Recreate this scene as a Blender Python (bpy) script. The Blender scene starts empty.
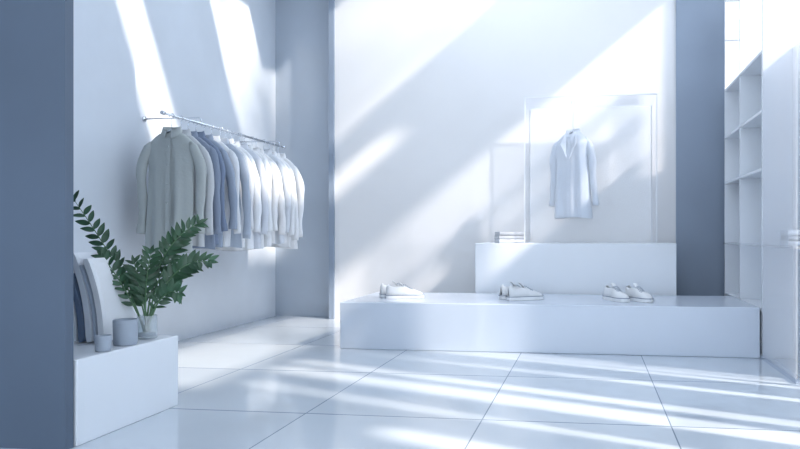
import bpy, bmesh, math, random
from mathutils import Vector, Matrix
random.seed(7)
S=bpy.context.scene
try:
    S.view_settings.view_transform='Standard'
except Exception: pass

# ---------------------------------------------------------------- materials
def mat(name,col,rough=.6,spec=.5,metal=0,bump=0,bscale=60,var=0,vscale=2,trans=0,ior=1.45,coat=0,sheen=0):
    m=bpy.data.materials.new(name); m.use_nodes=True
    nt=m.node_tree; b=nt.nodes['Principled BSDF']
    b.inputs['Base Color'].default_value=(*col,1); b.inputs['Roughness'].default_value=rough
    b.inputs['Specular IOR Level'].default_value=spec; b.inputs['Metallic'].default_value=metal
    b.inputs['Transmission Weight'].default_value=trans; b.inputs['IOR'].default_value=ior
    b.inputs['Coat Weight'].default_value=coat; b.inputs['Sheen Weight'].default_value=sheen
    tc=nt.nodes.new('ShaderNodeTexCoord')
    if var>0:
        n=nt.nodes.new('ShaderNodeTexNoise'); n.inputs['Scale'].default_value=vscale; n.inputs['Detail'].default_value=4
        nt.links.new(tc.outputs['Object'],n.inputs['Vector'])
        r=nt.nodes.new('ShaderNodeValToRGB')
        r.color_ramp.elements[0].position=.3; r.color_ramp.elements[1].position=.7
        r.color_ramp.elements[0].color=(*[c*(1-var) for c in col],1); r.color_ramp.elements[1].color=(*[min(1,c*(1+var*.5)) for c in col],1)
        nt.links.new(n.outputs['Fac'],r.inputs['Fac']); nt.links.new(r.outputs['Color'],b.inputs['Base Color'])
    if bump>0:
        n=nt.nodes.new('ShaderNodeTexNoise'); n.inputs['Scale'].default_value=bscale; n.inputs['Detail'].default_value=3
        nt.links.new(tc.outputs['Object'],n.inputs['Vector'])
        bp=nt.nodes.new('ShaderNodeBump'); bp.inputs['Strength'].default_value=bump; bp.inputs['Distance'].default_value=.01
        nt.links.new(n.outputs['Fac'],bp.inputs['Height']); nt.links.new(bp.outputs['Normal'],b.inputs['Normal'])
    return m

def glassmat(name,tint=(.9,.95,1),milk=.12,gl=.12,rough=.05):
    m=bpy.data.materials.new(name); m.use_nodes=True; nt=m.node_tree; nt.nodes.clear()
    o=nt.nodes.new('ShaderNodeOutputMaterial'); t=nt.nodes.new('ShaderNodeBsdfTransparent'); t.inputs[0].default_value=(*tint,1)
    d=nt.nodes.new('ShaderNodeBsdfDiffuse'); d.inputs[0].default_value=(.92,.93,.95,1)
    g=nt.nodes.new('ShaderNodeBsdfGlossy'); g.inputs['Roughness'].default_value=rough
    m1=nt.nodes.new('ShaderNodeMixShader'); m1.inputs[0].default_value=milk
    m2=nt.nodes.new('ShaderNodeMixShader'); m2.inputs[0].default_value=gl
    nt.links.new(t.outputs[0],m1.inputs[1]); nt.links.new(d.outputs[0],m1.inputs[2])
    nt.links.new(m1.outputs[0],m2.inputs[1]); nt.links.new(g.outputs[0],m2.inputs[2]); nt.links.new(m2.outputs[0],o.inputs[0])
    return m

def floormat():
    m=bpy.data.materials.new('floor_tile'); m.use_nodes=True; nt=m.node_tree; b=nt.nodes['Principled BSDF']
    tc=nt.nodes.new('ShaderNodeTexCoord'); sp=nt.nodes.new('ShaderNodeSeparateXYZ'); nt.links.new(tc.outputs['Object'],sp.inputs[0])
    def M(op,a,bv=None):
        n=nt.nodes.new('ShaderNodeMath'); n.operation=op
        for i,v in enumerate((a,bv)):
            if v is None: continue
            if isinstance(v,(int,float)): n.inputs[i].default_value=v
            else: nt.links.new(v,n.inputs[i])
        return n.outputs[0]
    def joint(co,off,size,w):
        q=M('DIVIDE',M('SUBTRACT',co,off),size); f=M('FRACT',q); e=M('MINIMUM',f,M('SUBTRACT',1.0,f))
        return M('LESS_THAN',e,w/size), M('FLOOR',q)
    jx,fx=joint(sp.outputs['X'],-.55-9.5,.95,.0035); jy,fy=joint(sp.outputs['Y'],3.56-11.1,1.11,.006)
    j=M('MAXIMUM',jx,jy)
    cmb=nt.nodes.new('ShaderNodeCombineXYZ'); nt.links.new(fx,cmb.inputs[0]); nt.links.new(fy,cmb.inputs[1])
    wn=nt.nodes.new('ShaderNodeTexWhiteNoise'); nt.links.new(cmb.outputs[0],wn.inputs['Vector'])
    ns=nt.nodes.new('ShaderNodeTexNoise'); ns.inputs['Scale'].default_value=1.3; ns.inputs['Detail'].default_value=5; nt.links.new(tc.outputs['Object'],ns.inputs['Vector'])
    v=M('ADD',M('MULTIPLY',wn.outputs['Value'],.4),M('MULTIPLY',ns.outputs['Fac'],.6))
    r=nt.nodes.new('ShaderNodeValToRGB'); r.color_ramp.elements[0].color=(.50,.56,.63,1); r.color_ramp.elements[1].color=(.62,.67,.72,1)
    r.color_ramp.elements[0].position=.2; r.color_ramp.elements[1].position=.8
    nt.links.new(v,r.inputs[0])
    mx=nt.nodes.new('ShaderNodeMix'); mx.data_type='RGBA'; nt.links.new(j,mx.inputs[0]); nt.links.new(r.outputs[0],mx.inputs[6]); mx.inputs[7].default_value=(.22,.27,.33,1)
    nt.links.new(mx.outputs[2],b.inputs['Base Color'])
    nt.links.new(M('ADD',.04,M('MULTIPLY',ns.outputs['Fac'],.12)),b.inputs['Roughness'])
    b.inputs['Specular IOR Level'].default_value=1.0
    return m

M_left=mat('plaster_left',(.64,.70,.775),.55,bump=.15,bscale=8,var=.06,vscale=1.5)
M_back=mat('back_wall_paint',(.44,.50,.58),.22,spec=.9,var=.04)
M_panel=mat('back_panel_paint',(.78,.785,.80),.45,var=.03,vscale=1)
M_pillar=mat('pillar_paint',(.27,.33,.42),.5,var=.05)
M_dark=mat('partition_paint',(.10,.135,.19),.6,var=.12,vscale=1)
M_white=mat('white_laminate',(.74,.78,.83),.3,var=.02)
M_plat=mat('platform_lacquer',(.57,.63,.72),.22,spec=.6,var=.02)
M_ceil=mat('ceiling_paint',(.72,.76,.82),.8)
M_metal=mat('brushed_metal',(.7,.74,.8),.25,metal=1)
M_floor=floormat()
M_glass=glassmat('clear_glass',(.97,.98,1),.22,.05)
M_win=glassmat('window_glass',(.99,.99,1),.02,.03)
M_milk=glassmat('frosted_vitrine_glass',(.98,.99,1),.22,.04,.1)
M_clear=glassmat('vitrine_glass',(.985,.99,1),.03,.03,.1)
M_leaf=mat('zz_leaf',(.045,.11,.06),.35,spec=.5,var=.4,vscale=12)
M_stem=mat('zz_stem',(.10,.20,.10),.5)
M_bark=mat('bark',(.12,.1,.08),.9)
M_tleaf=mat('tree_leaf',(.08,.15,.06),.6)
M_pave=mat('paving',(.5,.5,.5),.9)

# ---------------------------------------------------------------- helpers
def link(me,name,m=None,parent=None,smooth=False):
    o=bpy.data.objects.new(name,me); S.collection.objects.link(o)
    if m: me.materials.append(m)
    if smooth:
        for p in me.polygons: p.use_smooth=True
    if parent: o.parent=parent
    return o
def empty(name,loc=(0,0,0),rz=0):
    e=bpy.data.objects.new(name,None); e.empty_display_size=.1; S.collection.objects.link(e); e.location=loc; e.rotation_euler=(0,0,rz); return e
def boxes(name,lst,m,parent=None,bev=0):
    bm=bmesh.new()
    for (x0,x1,y0,y1,z0,z1) in lst:
        r=bmesh.ops.create_cube(bm,size=1)
        bmesh.ops.scale(bm,vec=(x1-x0,y1-y0,z1-z0),verts=r['verts'])
        bmesh.ops.translate(bm,vec=((x0+x1)/2,(y0+y1)/2,(z0+z1)/2),verts=r['verts'])
    me=bpy.data.meshes.new(name); bm.to_mesh(me); bm.free()
    o=link(me,name,m,parent)
    if bev:
        b=o.modifiers.new('bevel','BEVEL'); b.width=bev; b.segments=3
    return o
def meshobj(name,vs,fs,m,parent=None,smooth=True):
    me=bpy.data.meshes.new(name); me.from_pydata([tuple(v) for v in vs],[],fs); me.update()
    bm=bmesh.new(); bm.from_mesh(me); bmesh.ops.recalc_face_normals(bm,faces=bm.faces); bm.to_mesh(me); bm.free()
    return link(me,name,m,parent,smooth)
def tube_data(pts,rad,n=8,flat=1.0,cap=True,vs=None,fs=None):
    if vs is None: vs=[];fs=[]
    pts=[Vector(p) for p in pts]; base=len(vs)
    if not isinstance(rad,(list,tuple)): rad=[rad]*len(pts)
    up=Vector((0,1,0))
    for i,p in enumerate(pts):
        t=(pts[min(i+1,len(pts)-1)]-pts[max(i-1,0)]).normalized()
        u=up-t*up.dot(t)
        if u.length<.05: u=Vector((1,0,0))-t*t.x
        u.normalize(); w=t.cross(u)
        for k in range(n):
            a=2*math.pi*k/n
            vs.append(p+(w*math.cos(a)+u*math.sin(a)*flat)*rad[i])
    for i in range(len(pts)-1):
        for k in range(n):
            a=base+i*n+k; b=base+i*n+(k+1)%n
            fs.append((a,b,b+n,a+n))
    if cap:
        fs.append(tuple(base+k for k in range(n))[::-1]); fs.append(tuple(base+(len(pts)-1)*n+k for k in range(n)))
    return vs,fs
def lathe(name,prof,m,parent=None,loc=(0,0,0),n=32):
    vs=[];fs=[]
    for (r,z) in prof:
        for k in range(n):
            a=2*math.pi*k/n; vs.append((loc[0]+r*math.cos(a),loc[1]+r*math.sin(a),loc[2]+z))
    for i in range(len(prof)-1):
        for k in range(n):
            a=i*n+k;b=i*n+(k+1)%n; fs.append((a,b,b+n,a+n))
    fs.append(tuple(range(n))[::-1]); 
    return meshobj(name,vs,fs,m,parent)

# ---------------------------------------------------------------- room shell
XL=-3.66; XR=1.75; YB=7.8; ZC=4.2; ZW=2.42
boxes('floor',[(-3.86,XR+.2,-2.5,YB+.2,-.1,0)],M_floor)
boxes('wall_left',[(XL-.2,XL,-2.5,YB+.2,0,ZC),(XL,XL+.05,2.85,5.17,0,ZC)],M_left)
boxes('wall_back',[(XL,XR+.2,YB,YB+.2,0,ZC)],M_back)
boxes('wall_right',[(XR,XR+.08,4.66,7.18,0,ZW),(XR,XR+.15,7.18,YB,0,ZC),(XR,XR+.15,-2.5,-.5,0,ZC),(XR,XR+.15,-.5,2.2,2.4,ZC)],M_left)
cz0,cz1=ZC,ZC+.12
strips=[(-3.86,-2.7,-2.5,8.0),(0,.3,-2.5,8.0),(.75,XR,-2.5,8.0)]  # unseen ceiling, openings shaped to throw sun bands onto the walls
C=[(a,b,c,d,cz0,cz1) for a,b,c,d in strips]
C+=[(-2.7,0,-2.5,4.15,cz0,cz1),(-2.7,0,4.65,5.8,cz0,cz1),(-2.7,-2.0,6.75,8.0,cz0,cz1),(-2.0,0,7.7,8.0,cz0,cz1)]
C+=[(.3,.75,-2.5,4.2,cz0,cz1),(.3,.75,6.5,8.0,cz0,cz1)]
boxes('ceiling',C,M_ceil)
boxes('wall_panel_back',[(-2.86,.90,7.6,YB,0,ZC)],M_panel)
boxes('trim_1',[(-2.92,-2.86,7.57,YB,0,ZC)],M_pillar)
boxes('pillar',[(.90,1.46,7.56,YB,0,ZC)],M_pillar)
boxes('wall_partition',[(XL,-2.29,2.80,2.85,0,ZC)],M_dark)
w=empty('window_1')
shadow_fins=[]  # unseen fins, added with uneven widths to break the sun into floor streaks
y=-.4
wd=[.10,.36,.08,.18,.44,.1,.22,.34,.3,.1,.46,.28,.12,.4]
i=0
while y<4.5:
    shadow_fins.append((XR+.02,XR+.08,y,y+wd[i%14],0,2.4 if y<2 else 3.4)); y+=wd[i%14]+[.12,.2,.09,.25,.15][i%5]; i+=1
boxes('shadow_fins',shadow_fins,M_white,w)
boxes('frame',[(XR,XR+.12,2.2,4.66,3.34,3.42),(XR,XR+.12,-.5,2.2,2.34,2.4),(XR,XR+.12,-.5,4.66,0,.05)],M_metal,w)
w2=empty('window_2')
boxes('glazing',[(XR+.03,XR+.04,4.66,7.18,ZW,ZC)],M_win,w2)
boxes('frame',[(XR+.01,XR+.07,4.66,7.18,ZW,ZW+.03),(XR+.01,XR+.07,5.9,5.93,ZW,ZC)],M_white,w2)

# ---------------------------------------------------------------- platform & plinths
boxes('display_platform',[(-2.07,1.30,5.62,6.66,0,.39)],M_plat,bev=.008)
boxes('display_plinth',[(-1.105,.80,6.70,7.45,0,.87)],M_white,bev=.006)
boxes('low_bench',[(-2.95,-2.28,2.86,3.64,0,.39)],M_white,bev=.006)
v=empty('glass_vitrine')
vx0,vx1,vy0,vy1,vz0,vz1=-.635,.635,6.82,7.42,.872,2.29
boxes('pane_front',[(vx0,vx1,vy0,vy0+.008,vz0,vz1)],M_clear,v)
boxes('pane_back',[(vx0,vx1,vy1-.008,vy1,vz0,vz1)],M_milk,v)
boxes('pane_left',[(vx0,vx0+.008,vy0+.009,vy1-.009,vz0,vz1)],M_clear,v)
boxes('pane_right',[(vx1-.008,vx1,vy0+.009,vy1-.009,vz0,vz1)],M_clear,v)
boxes('pane_top',[(vx0,vx1,vy0,vy1,vz1,vz1+.01)],M_clear,v)
t=.008
boxes('edges',[(a,a+t,vy0-.003,vy0+.005,vz0,vz1) for a in (vx0-.001,vx1-t+.001)]+[(vx0,vx1,vy0-.003,vy0+.005,vz1,vz1+.012),(vx0,vx1,vy1-.005,vy1,vz1,vz1+.012)]+[(a,a+t,vy1-.008,vy1,vz0,vz1) for a in (vx0-.001,vx1-t+.001)],M_white,v)

# ---------------------------------------------------------------- garments
def garment(root,W,L,m,seed,depth=.045,slv=.58,hem_w=1.0,sway=0):
    rnd=random.Random(seed); ph=[rnd.uniform(0,6.28) for _ in range(6)]
    vs=[];fs=[]; N=48; R=30
    for i in range(R+1):
        q=i/R
        s=q*L
        k1=min(1,s/.15)
        if k1<1:
            hw=.055+(W/2-.095)*(k1**.75); z=-.115*k1**1.1; hd=.03+(depth-.03)*k1
        else:
            k=(s-.15)/(L-.15); nar=.025*min(1,k*5)
            hw=(W/2-.040-nar)*(1+(hem_w-1)*k)+.012*k; hd=depth*(1+.15*k); z=-s+.035
        amp=.016*min(1,max(0,(q-.12)*1.6))
        for j in range(N):
            a=2*math.pi*j/N; c,sn=math.cos(a),math.sin(a)
            x=hw*math.copysign(abs(c)**.75,c); y=hd*math.copysign(abs(sn)**.8,sn)
            f=amp*(math.sin(x*42+ph[0]+z*1.5)+.6*math.sin(x*75+ph[1]+z*3+(1 if sn>0 else 0)))*abs(sn)
            y+=f*(1 if sn>0 else -1); x+=sway*q*q*.03+.004*math.sin(z*14+ph[2])*q
            zz=z+ (.012*math.sin(x*11+ph[3]) if i==R else 0)
            if i==0: zz+=.018*sn
            vs.append((x,y,zz))
    for i in range(R):
        for j in range(N):
            a=i*N+j;b=i*N+(j+1)%N; fs.append((a,b,b+N,a+N))
    meshobj('body',vs,fs,m,root)
    for sgn in (-1,1):
        P=[];Rr=[]
        o=rnd.uniform(-.01,.03)
        for k in range(18):
            q=k/17
            P.append((sgn*(W/2-.085+.075*math.sin(min(1,q*2.6)*math.pi/2)+o*q-.010*math.sin(q*6+ph[4])), -.012*math.sin(q*3+ph[5])-.008, -.082-q*slv))
            Rr.append((.044-.014*q)+.003*math.sin(q*19+ph[2])+(.004 if k>=16 else 0))
        Rr[0]=.012; Rr[1]=.036
        a,b=tube_data(P,Rr,14,.62)
        meshobj('sleeve_%s'%('l' if sgn<0 else 'r'),a,b,m,root)
    cv=[];cf=[];n=24
    for i,(r,dz) in enumerate([(.062,-.006),(.060,.035),(.064,.04),(.078,-.004)]):
        for j in range(n+1):
            a=-math.pi/2+.28+(2*math.pi-.56)*j/n
            front=max(0,-math.sin(a))
            cv.append((r*math.cos(a)*1.05,r*math.sin(a)*.72,dz-front*.035*(1 if i<3 else 1.6)))
    for i in range(3):
        for j in range(n):
            a=i*(n+1)+j; cf.append((a,a+1,a+n+2,a+n+1))
    meshobj('collar',cv,cf,m,root)
    pv=[];pf=[];K=20
    for k in range(K+1):
        z=-.06-(L-.10)*k/K; yy=-(depth*1.15+.004+.020*min(1,k/8))
        for x in (-.016,.016): pv.append((x,yy,z))
    for k in range(K): pf.append((2*k,2*k+1,2*k+3,2*k+2))
    meshobj('placket',pv,pf,m,root)
    bv=[];bf=[]
    for k in range(6):
        z=-.12-(L-.25)*k/5; yy=-(depth*1.15+.004+.020*min(1,(-z-.06)/(L-.1)*20/8))
        tube_data([(0,yy,z),(0,yy-.004,z)],.005,8,1,True,bv,bf)
    meshobj('buttons',bv,bf,m,root)

def hanger(root,W,zr):
    vs,fs=[],[]
    tube_data([(-W/2+.08,0,-.085),(-W/4,0,-.045),(0,0,.012),(W/4,0,-.045),(W/2-.08,0,-.085)],.008,8,1,True,vs,fs)
    hk=[(0,0,.0),(0,0,zr-.035)]
    for k in range(9):
        a=math.radians(-60+k*33); hk.append((.020*math.cos(a) if k else .0, 0, zr-.012+.020*math.sin(a)))
    tube_data(hk,.003,6,1,True,vs,fs)
    meshobj('hanger',vs,fs,M_metal,root)

RX=-3.15; RZ=1.86
rail=empty('clothes_rail')
vs,fs=tube_data([(RX,4.83,RZ),(RX,6.9,RZ)],.010,10)
for yy in (5.35,6.8):
    tube_data([(XL,yy,RZ+.05),(RX-.02,yy,RZ+.05),(RX,yy,RZ+.035),(RX,yy,RZ)],.006,8,1,True,vs,fs)
    tube_data([(XL,yy,RZ+.05),(XL+.012,yy,RZ+.05)],.022,14,1,True,vs,fs)
for yy in (4.83,6.9):
    tube_data([(RX,yy-.012,RZ),(RX,yy+.012,RZ)],.016,12,1,True,vs,fs)
meshobj('rail_tube',vs,fs,M_metal,rail)

cols=[(.44,.48,.48),(.54,.57,.60),(.24,.29,.38),(.19,.24,.34),(.32,.38,.48),(.72,.75,.79),(.40,.46,.55),(.76,.79,.83),(.78,.81,.85),(.62,.66,.73),(.79,.82,.85),(.79,.81,.84),(.81,.82,.84),(.65,.69,.75),(.81,.83,.86),(.80,.82,.85),(.80,.82,.85)]
for i,c in enumerate(cols):
    fm=mat('cotton_%d'%i,c,.9,spec=.2,bump=.25,bscale=45,sheen=.1)
    yy=4.95+i*.114
    r=empty('hanging_shirt',(RX+random.uniform(-.015,.015),yy,RZ-.115+random.uniform(-.01,.01)),random.uniform(-.12,.12))
    W=random.uniform(.46,.50); L=random.uniform(.90,.97)
    if i==0: W=.48;L=.96
    garment(r,W,L,fm,i,depth=.034,slv=random.uniform(.66,.76),sway=random.uniform(-1,1))
    hanger(r,W,RZ+.008-r.location.z)

jm=mat('jacket_cloth',(.52,.58,.66),.85,spec=.2,bump=.3,bscale=40,sheen=.1)
j=empty('hanging_jacket',(-.17,7.1,1.985),math.radians(-24))
garment(j,.46,.90,jm,99,depth=.075,slv=.66,hem_w=1.16)
hanger(j,.40,.31)
lv=[(-.055,-.06,-.01),(-.01,-.118,-.28),(-.085,-.113,-.13),(.055,-.06,-.01),(.01,-.118,-.28),(.085,-.113,-.13)]
o=meshobj('lapels',lv,[(0,1,2),(3,5,4)],jm,j,False); o.modifiers.new('s','SOLIDIFY').thickness=.006

# ---------------------------------------------------------------- folded shirts
def folded(name,loc,n,w,d,rz=0,c=(.72,.76,.82)):
    r=empty(name,loc,rz)
    z=0
    for k in range(n):
        h=.036; f=random.uniform(.6,1.0); fm=mat('folded_cotton',tuple(q*f for q in c),.9,bump=.2)
        vs,fs=[],[]; X=w*random.uniform(.93,1.0); Y=d*random.uniform(.93,1)
        nx=14
        prof=[]
        for a in range(9):
            t=math.pi/2+math.pi*a/8; prof.append((-Y/2+h/2+h/2*math.cos(t),h/2+h/2*math.sin(t)))
        prof+= [(Y/2,0.0),(Y/2,h*.46),(-Y/2+h*.6,h*.48),(-Y/2+h*.6,h*.52),(Y/2,h*.54),(Y/2,h)]
        m_=len(prof)
        for i in range(nx+1):
            x=-X/2+X*i/nx
            for (yy,zz) in prof: vs.append((x,yy,z+zz+.0015*math.sin(x*40+k)*(zz/h)))
        for i in range(nx):
            for q in range(m_):
                a=i*m_+q;b=i*m_+(q+1)%m_; fs.append((a,b,b+m_,a+m_))
        fs.append(tuple(range(m_))); fs.append(tuple(nx*m_+q for q in range(m_))[::-1])
        meshobj('shirt_%d'%(k+1),vs,fs,fm,r,False); z+=h+.001
    return r
folded('folded_shirt_stack',(-.80,6.95,.871),3,.26,.24,.35)

# ---------------------------------------------------------------- sneakers
M_sh=mat('sneaker_canvas',(.72,.74,.76),.7,bump=.1)
M_sole=mat('sneaker_rubber',(.80,.82,.84),.5)
M_in=mat('sneaker_lining',(.18,.22,.29),.9)
M_lace=mat('sneaker_lace',(.42,.47,.54),.8)
def interp(tab,t):
    for (a,b),(c,d) in zip(tab,tab[1:]):
        if t<=c:
            k=(t-a)/(c-a); k=k*k*(3-2*k); return b+(d-b)*k
    return tab[-1][1]
HW=[(0,.020),(.06,.033),(.2,.037),(.4,.036),(.62,.046),(.8,.047),(.92,.036),(1,.012)]
HT=[(0,.090),(.05,.113),(.2,.100),(.36,.107),(.45,.105),(.7,.074),(.88,.056),(.96,.044),(1,.022)]
CX=[(0,0),(.4,-.004),(.7,.003),(1,-.004)]
def shoe(parent,off,rz,mir=1):
    Lh=.29; R=Matrix.Rotation(rz,4,'Z'); off=Vector(off)
    T=lambda p: (R@Vector(p))*1.12+off
    ns=30; na=18
    vs,fs=[],[]
    for i in range(ns+1):
        t=i/ns; hw=interp(HW,t); ht=interp(HT,t)
        for k in range(na+1):
            a=math.pi*k/na
            c=math.cos(a); s=math.sin(a)
            e=.55 if t>.4 else .5
            x=hw*math.copysign(abs(c)**.8,c)*(1-.28*s*(1 if t<.5 else .6)); z=.022+(ht-.022+.0)*(s**e)
            vs.append(T((mir*(x+interp(CX,t)),(t-.5)*Lh,z)))
    for i in range(ns):
        t=(i+.5)/ns
        for k in range(na):
            am=(k+.5)/na
            if .05<t<.42 and .3<am<.7: continue
            a=i*(na+1)+k; fs.append((a,a+1,a+na+2,a+na+1))
    o=meshobj('upper',vs,fs,M_sh,parent); sm=o.modifiers.new('s','SOLIDIFY'); sm.thickness=.004; sm.offset=-1
    vs,fs=[],[]
    out=[]
    for i in range(ns+1): t=i/ns; out.append((interp(HW,t)+.005+interp(CX,t),(t-.5)*Lh*1.03))
    for i in range(ns,-1,-1): t=i/ns; out.append((-(interp(HW,t)+.005)+interp(CX,t),(t-.5)*Lh*1.03))
    n=len(out)
    for (sc,z) in ((.96,0),(1,.004),(1,.026),(.97,.030)):
        for (x,yy) in out: vs.append(T((mir*x*sc,yy*(.5+.5*sc),z)))
    for q in range(3):
        for k in range(n):
            a=q*n+k;b=q*n+(k+1)%n; fs.append((a,b,b+n,a+n))
    fs.append(tuple(range(n))); fs.append(tuple(3*n+k for k in range(n)))
    meshobj('sole',vs,fs,M_sole,parent,False)
    vs=[];fs=[]
    tube_data([T((mir*x*1.005,yy*1.002,.028)) for (x,yy) in out]+[T((mir*out[0][0],out[0][1],.028))],.003,6,1,True,vs,fs)
    meshobj('sole_stripe',vs,fs,M_in,parent)
    vs=[];fs=[]
    for i in range(13):
        t=.04+.4*i/12; hw=interp(HW,t)*.85
        vs+= [T((-hw,(t-.5)*Lh,.045)),T((hw,(t-.5)*Lh,.045))]
    for i in range(12): fs.append((2*i,2*i+1,2*i+3,2*i+2))
    meshobj('insole',vs,fs,M_in,parent,False)
    vs=[];fs=[]
    for i in range(7):
        t=.34+.16*i/6; z=.135-(.135-.098)*i/6
        for x in (-.02,-.007,.007,.02): vs.append(T((x,(t-.5)*Lh,z-abs(x)*.25)))
    for i in range(6):
        for k in range(3):
            a=i*4+k; fs.append((a,a+1,a+5,a+4))
    o=meshobj('tongue',vs,fs,M_sh,parent); o.modifiers.new('s','SOLIDIFY').thickness=.005
    vs=[];fs=[]
    for i in range(5):
        t=.45+i*.055; z=interp(HT,t)+.003
        tube_data([T((-.024,(t-.5)*Lh,z-.010)),T((-.01,(t-.5)*Lh,z+.001)),T((.01,(t-.48)*Lh,z+.001)),T((.024,(t-.48)*Lh,z-.010))],.0036,6,1,True,vs,fs)
    meshobj('laces',vs,fs,M_lace,parent)
def pair(loc,rz,offs):
    e=empty('sneaker_pair',loc,rz)
    shoe(e,offs[0][:3],offs[0][3],1); shoe(e,offs[1][:3],offs[1][3],-1)
pair((-1.67,6.08,.391),0,[(-.045,.07,0,math.radians(-62)),(.05,-.06,0,math.radians(-72))])
pair((-.60,6.08,.391),0,[(-.045,.07,0,math.radians(-50)),(.045,-.06,0,math.radians(-58))])
pair((.32,6.05,.391),0,[(-.10,.0,0,math.radians(-150)),(.09,-.01,0,math.radians(-146))])

# ---------------------------------------------------------------- bench items
M_pot=mat('pot_ceramic',(.34,.39,.46),.6,bump=.05)
def pot(loc,r,h):
    lathe('ceramic_pot',[(r*.9,0),(r*.97,.006),(r,h*.5),(r*1.02,h-.003),(r*1.0,h),(r*.9,h),(r*.88,h*.3),(r*.0+.001,h*.28)],M_pot,None,loc)
pot((-2.345,3.28,.391),.057,.13)
pot((-2.325,3.09,.391),.036,.075)
bk=empty('leaning_books',(-2.465,3.42,.391))
bcol=[(.74,.77,.82),(.13,.18,.27),(.70,.74,.80),(.40,.46,.56),(.76,.79,.83)]
xx=-.20
for k,(th,hh) in enumerate([(.03,.42),(.040,.36),(.045,.47),(.018,.41),(.045,.44)]):
    fm=mat('book_cover_%d'%k,bcol[k],.6)
    vs,fs=[],[]; n=16; D=.24; lean=math.radians(12)
    for i in range(n+1):
        q=i/n; z=hh*q; bend=.022*math.sin(q*math.pi)
        ed=.75 if i in(0,n) else 1
        for (a,b) in ((-.5,-.42),(-.35,-.5),(.35,-.5),(.5,-.42),(.5,.5),(-.5,.5)):
            x=a*th*ed+bend
            X=x*math.cos(lean)-z*math.sin(lean); Z=z*math.cos(lean)+x*math.sin(lean)+th*.5*math.sin(lean)
            vs.append((xx+th/2+X,b*D,Z))
    for i in range(n):
        for q in range(6):
            a=i*6+q;b=i*6+(q+1)%6; fs.append((a,b,b+6,a+6))
    fs.append(tuple(range(6))); fs.append(tuple(n*6+q for q in range(6)))
    meshobj('book_%d'%(k+1),vs,fs,fm,bk,False); xx+=th/math.cos(lean)+.003

# ---------------------------------------------------------------- plant
pl=empty('zz_plant',(-2.375,3.50,.391))
vg=glassmat('vase_glass',(.9,.95,.97),.18,.15,.04)
lathe('vase',[(.045,0),(.05,.005),(.052,.05),(.05,.12),(.051,.125),(.047,.125),(.047,.05),(.044,.012),(.001,.010)],vg,pl)
lathe('pebbles',[(.001,.013),(.044,.013),(.044,.03),(.001,.034)],M_pot,pl)
SV,SF,LV,LF=[],[],[],[]
def leaf(p,d,nrm,L,Wd):
    d=d.normalized(); s=d.cross(nrm).normalized(); nn=s.cross(d).normalized()
    b=len(LV); n=7
    for i in range(n+1):
        q=i/n; w=Wd*math.sin(math.pi*min(1,q**.85))**.8*(1-.15*q)*.5
        if i in(0,n): w=.0006
        c=p+d*L*q-nn*(.14*L*q*q)
        LV.extend([c-s*w+nn*w*.35,c,c+s*w+nn*w*.35])
    for i in range(n):
        for k in (0,1):
            a=b+i*3+k; LF.append((a,a+1,a+4,a+3))
def frond(tip,mid,nl,L,start=.3,twist=0):
    p0=Vector((random.uniform(-.015,.015),random.uniform(-.015,.015),.03)); p1=Vector(mid); p2=Vector(tip)
    pts=[]
    for i in range(21):
        q=i/20; pts.append(p0*(1-q)**2+p1*2*q*(1-q)+p2*q*q)
    tube_data(pts,[.0055-.0038*i/20 for i in range(21)],7,1,True,SV,SF)
    for k in range(nl):
        q=start+(1-start)*k/(nl-1); f=q*20; i=min(19,int(f)); p=pts[i].lerp(pts[i+1],f-i); t=(pts[i+1]-pts[i]).normalized()
        view=Vector((.5,-1,.35)).normalized()
        side=t.cross(view).normalized()
        side=(Matrix.Rotation(twist+random.uniform(-.3,.3),3,t)@side)
        l=L*(.65+.45*math.sin(math.pi*min(1,.15+.8*(k/nl))))*random.uniform(.88,1.1)
        for sg in (1,-1):
            pp=p+t*(.01 if sg>0 else 0)
            d=t*random.uniform(.55,.8)+side*sg*random.uniform(.7,.95)+Vector((0,0,.1))
            nr=(view+Vector((random.uniform(-.5,.5),random.uniform(-.5,.5),random.uniform(-.2,.6)))).normalized()
            leaf(pp,d,nr,l,l*random.uniform(.38,.46))
    leaf(pts[20],(pts[20]-pts[19]),Vector((.5,-1,.3)),L*.8,L*.3)
frond((-.41,-.02,.74),(-.10,0,.32),15,.072,.32)
frond((-.20,-.08,.44),(-.10,-.05,.30),9,.070,.3,.3)
frond((.28,.02,.62),(.02,0,.50),13,.078,.35,.2)
frond((.38,-.05,.42),(.12,0,.44),12,.078,.3,-.3)
frond((.18,.05,.54),(.03,.0,.35),11,.075,.3,.5)
frond((.09,-.10,.46),(.0,-.03,.3),9,.07,.35,.1)
frond((.28,-.15,.26),(.12,-.06,.3),9,.07,.3,.4)
frond((.20,.10,.38),(.06,.06,.34),8,.07,.35,-.2)
frond((-.14,.08,.28),(-.06,.04,.24),7,.065,.4,.2)
frond((-.06,-.02,.40),(-.03,-.0,.24),8,.068,.4,.2)
meshobj('stems',SV,SF,M_stem,pl); meshobj('leaves',LV,LF,M_leaf,pl)

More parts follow.
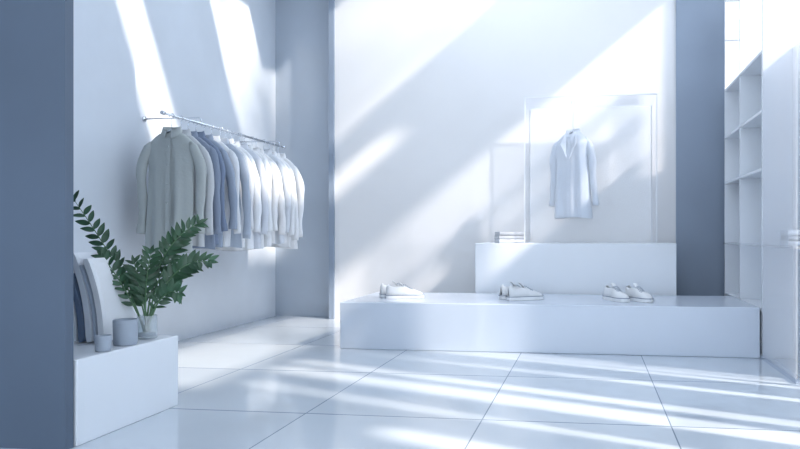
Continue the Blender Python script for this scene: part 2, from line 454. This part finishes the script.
# ---------------------------------------------------------------- right shelving
sh=empty('wall_shelving')
sx0,sx1=1.32,1.54
boxes('back_panel',[(sx1,XR,4.9,7.18,0,2.39)],M_white,sh)
boxes('uprights',[(sx0,sx1,yy,yy+.025,0.0,3.27) for yy in (5.62,6.45,7.15)],M_white,sh)
boxes('shelves',[(sx0,sx1,5.645,7.15,z,z+.022) for z in (.36,1.45,1.9,2.365)],M_white,sh)
boxes('upper_glass_shelves',[(sx0,sx1,5.645,7.15,z,z+.015) for z in (2.86,3.25)],M_glass,sh)
boxes('glass_shelf',[(sx0-.02,sx1,4.72,7.15,.86,.875)],M_glass,sh)
boxes('glass_partition',[(sx0-.015,sx0-.003,4.70,5.61,.0,3.24)],M_glass,sh)
boxes('glass_base',[(sx0-.02,sx0+.03,4.68,5.615,.0,.03)],M_metal,sh)
boxes('end_post',[(sx0-.01,sx0+.02,4.60,4.63,0,3.24)],M_metal,sh)
folded('folded_shirt_stack',(1.435,5.12,.876),3,.19,.22,0)

# ---------------------------------------------------------------- outside tree casting dappled light through the added ceiling openings
boxes('ground_outside',[(-30,30,-30,30,-.3,-.12)],M_pave)
tr=empty('street_tree')
tx,ty=6.6,3.5
vs,fs=tube_data([(tx,1.2,-.12),(tx+.1,1.3,3),(tx-.05,2.0,7),(tx,ty,10.5)],[.2,.15,.1,.05],10)
TL,TF=[],[]
for k in range(13):
    a=random.uniform(0,6.28); z0=random.uniform(9.6,10.4); r=random.uniform(.5,2.3)
    e=Vector((tx+r*math.cos(a),ty+r*math.sin(a),z0+random.uniform(.2,1.3)))
    tube_data([(tx,ty,z0),((tx+e.x)/2,(ty+e.y)/2,z0+.3),e],[.04,.03,.012],6,1,True,vs,fs)
    for q in range(20):
        c=e+Vector((random.gauss(0,.22),random.gauss(0,.22),random.gauss(0,.18)))
        d=Vector((random.uniform(-1,1),random.uniform(-1,1),random.uniform(-1,1))).normalized(); s=d.orthogonal().normalized()
        l=.16; b=len(TL); TL.extend([c-d*l,c+s*l*.5,c+d*l,c-s*l*.5]); TF.append((b,b+1,b+2,b+3))
meshobj('trunk',vs,fs,M_bark,tr); meshobj('foliage',TL,TF,M_tleaf,tr,False)

# ---------------------------------------------------------------- light
d=Vector((-1,.42,-.816)).normalized()
L=bpy.data.lights.new('sun','SUN'); L.energy=7.0; L.angle=math.radians(2.4); L.color=(1,.90,.79)
o=bpy.data.objects.new('sun',L); S.collection.objects.link(o); o.rotation_euler=d.to_track_quat('-Z','Y').to_euler(); o.location=(6,-2,8)
W=bpy.data.worlds.new('sky'); S.world=W; W.use_nodes=True
bg=W.node_tree.nodes['Background']; bg.inputs[0].default_value=(.79,.885,1,1); bg.inputs[1].default_value=3.0

# ---------------------------------------------------------------- camera
cd=bpy.data.cameras.new('camera'); cam=bpy.data.objects.new('camera',cd); S.collection.objects.link(cam)
cd.sensor_fit='HORIZONTAL'; cd.sensor_width=36; cd.lens=36*700/800
cam.location=(0,0,.95); cam.rotation_euler=(math.pi/2,0,math.atan(95/700))
cd.shift_x=-(495-400)/800; cd.shift_y=(235-224.5)/800
cd.clip_start=.05
S.camera=cam
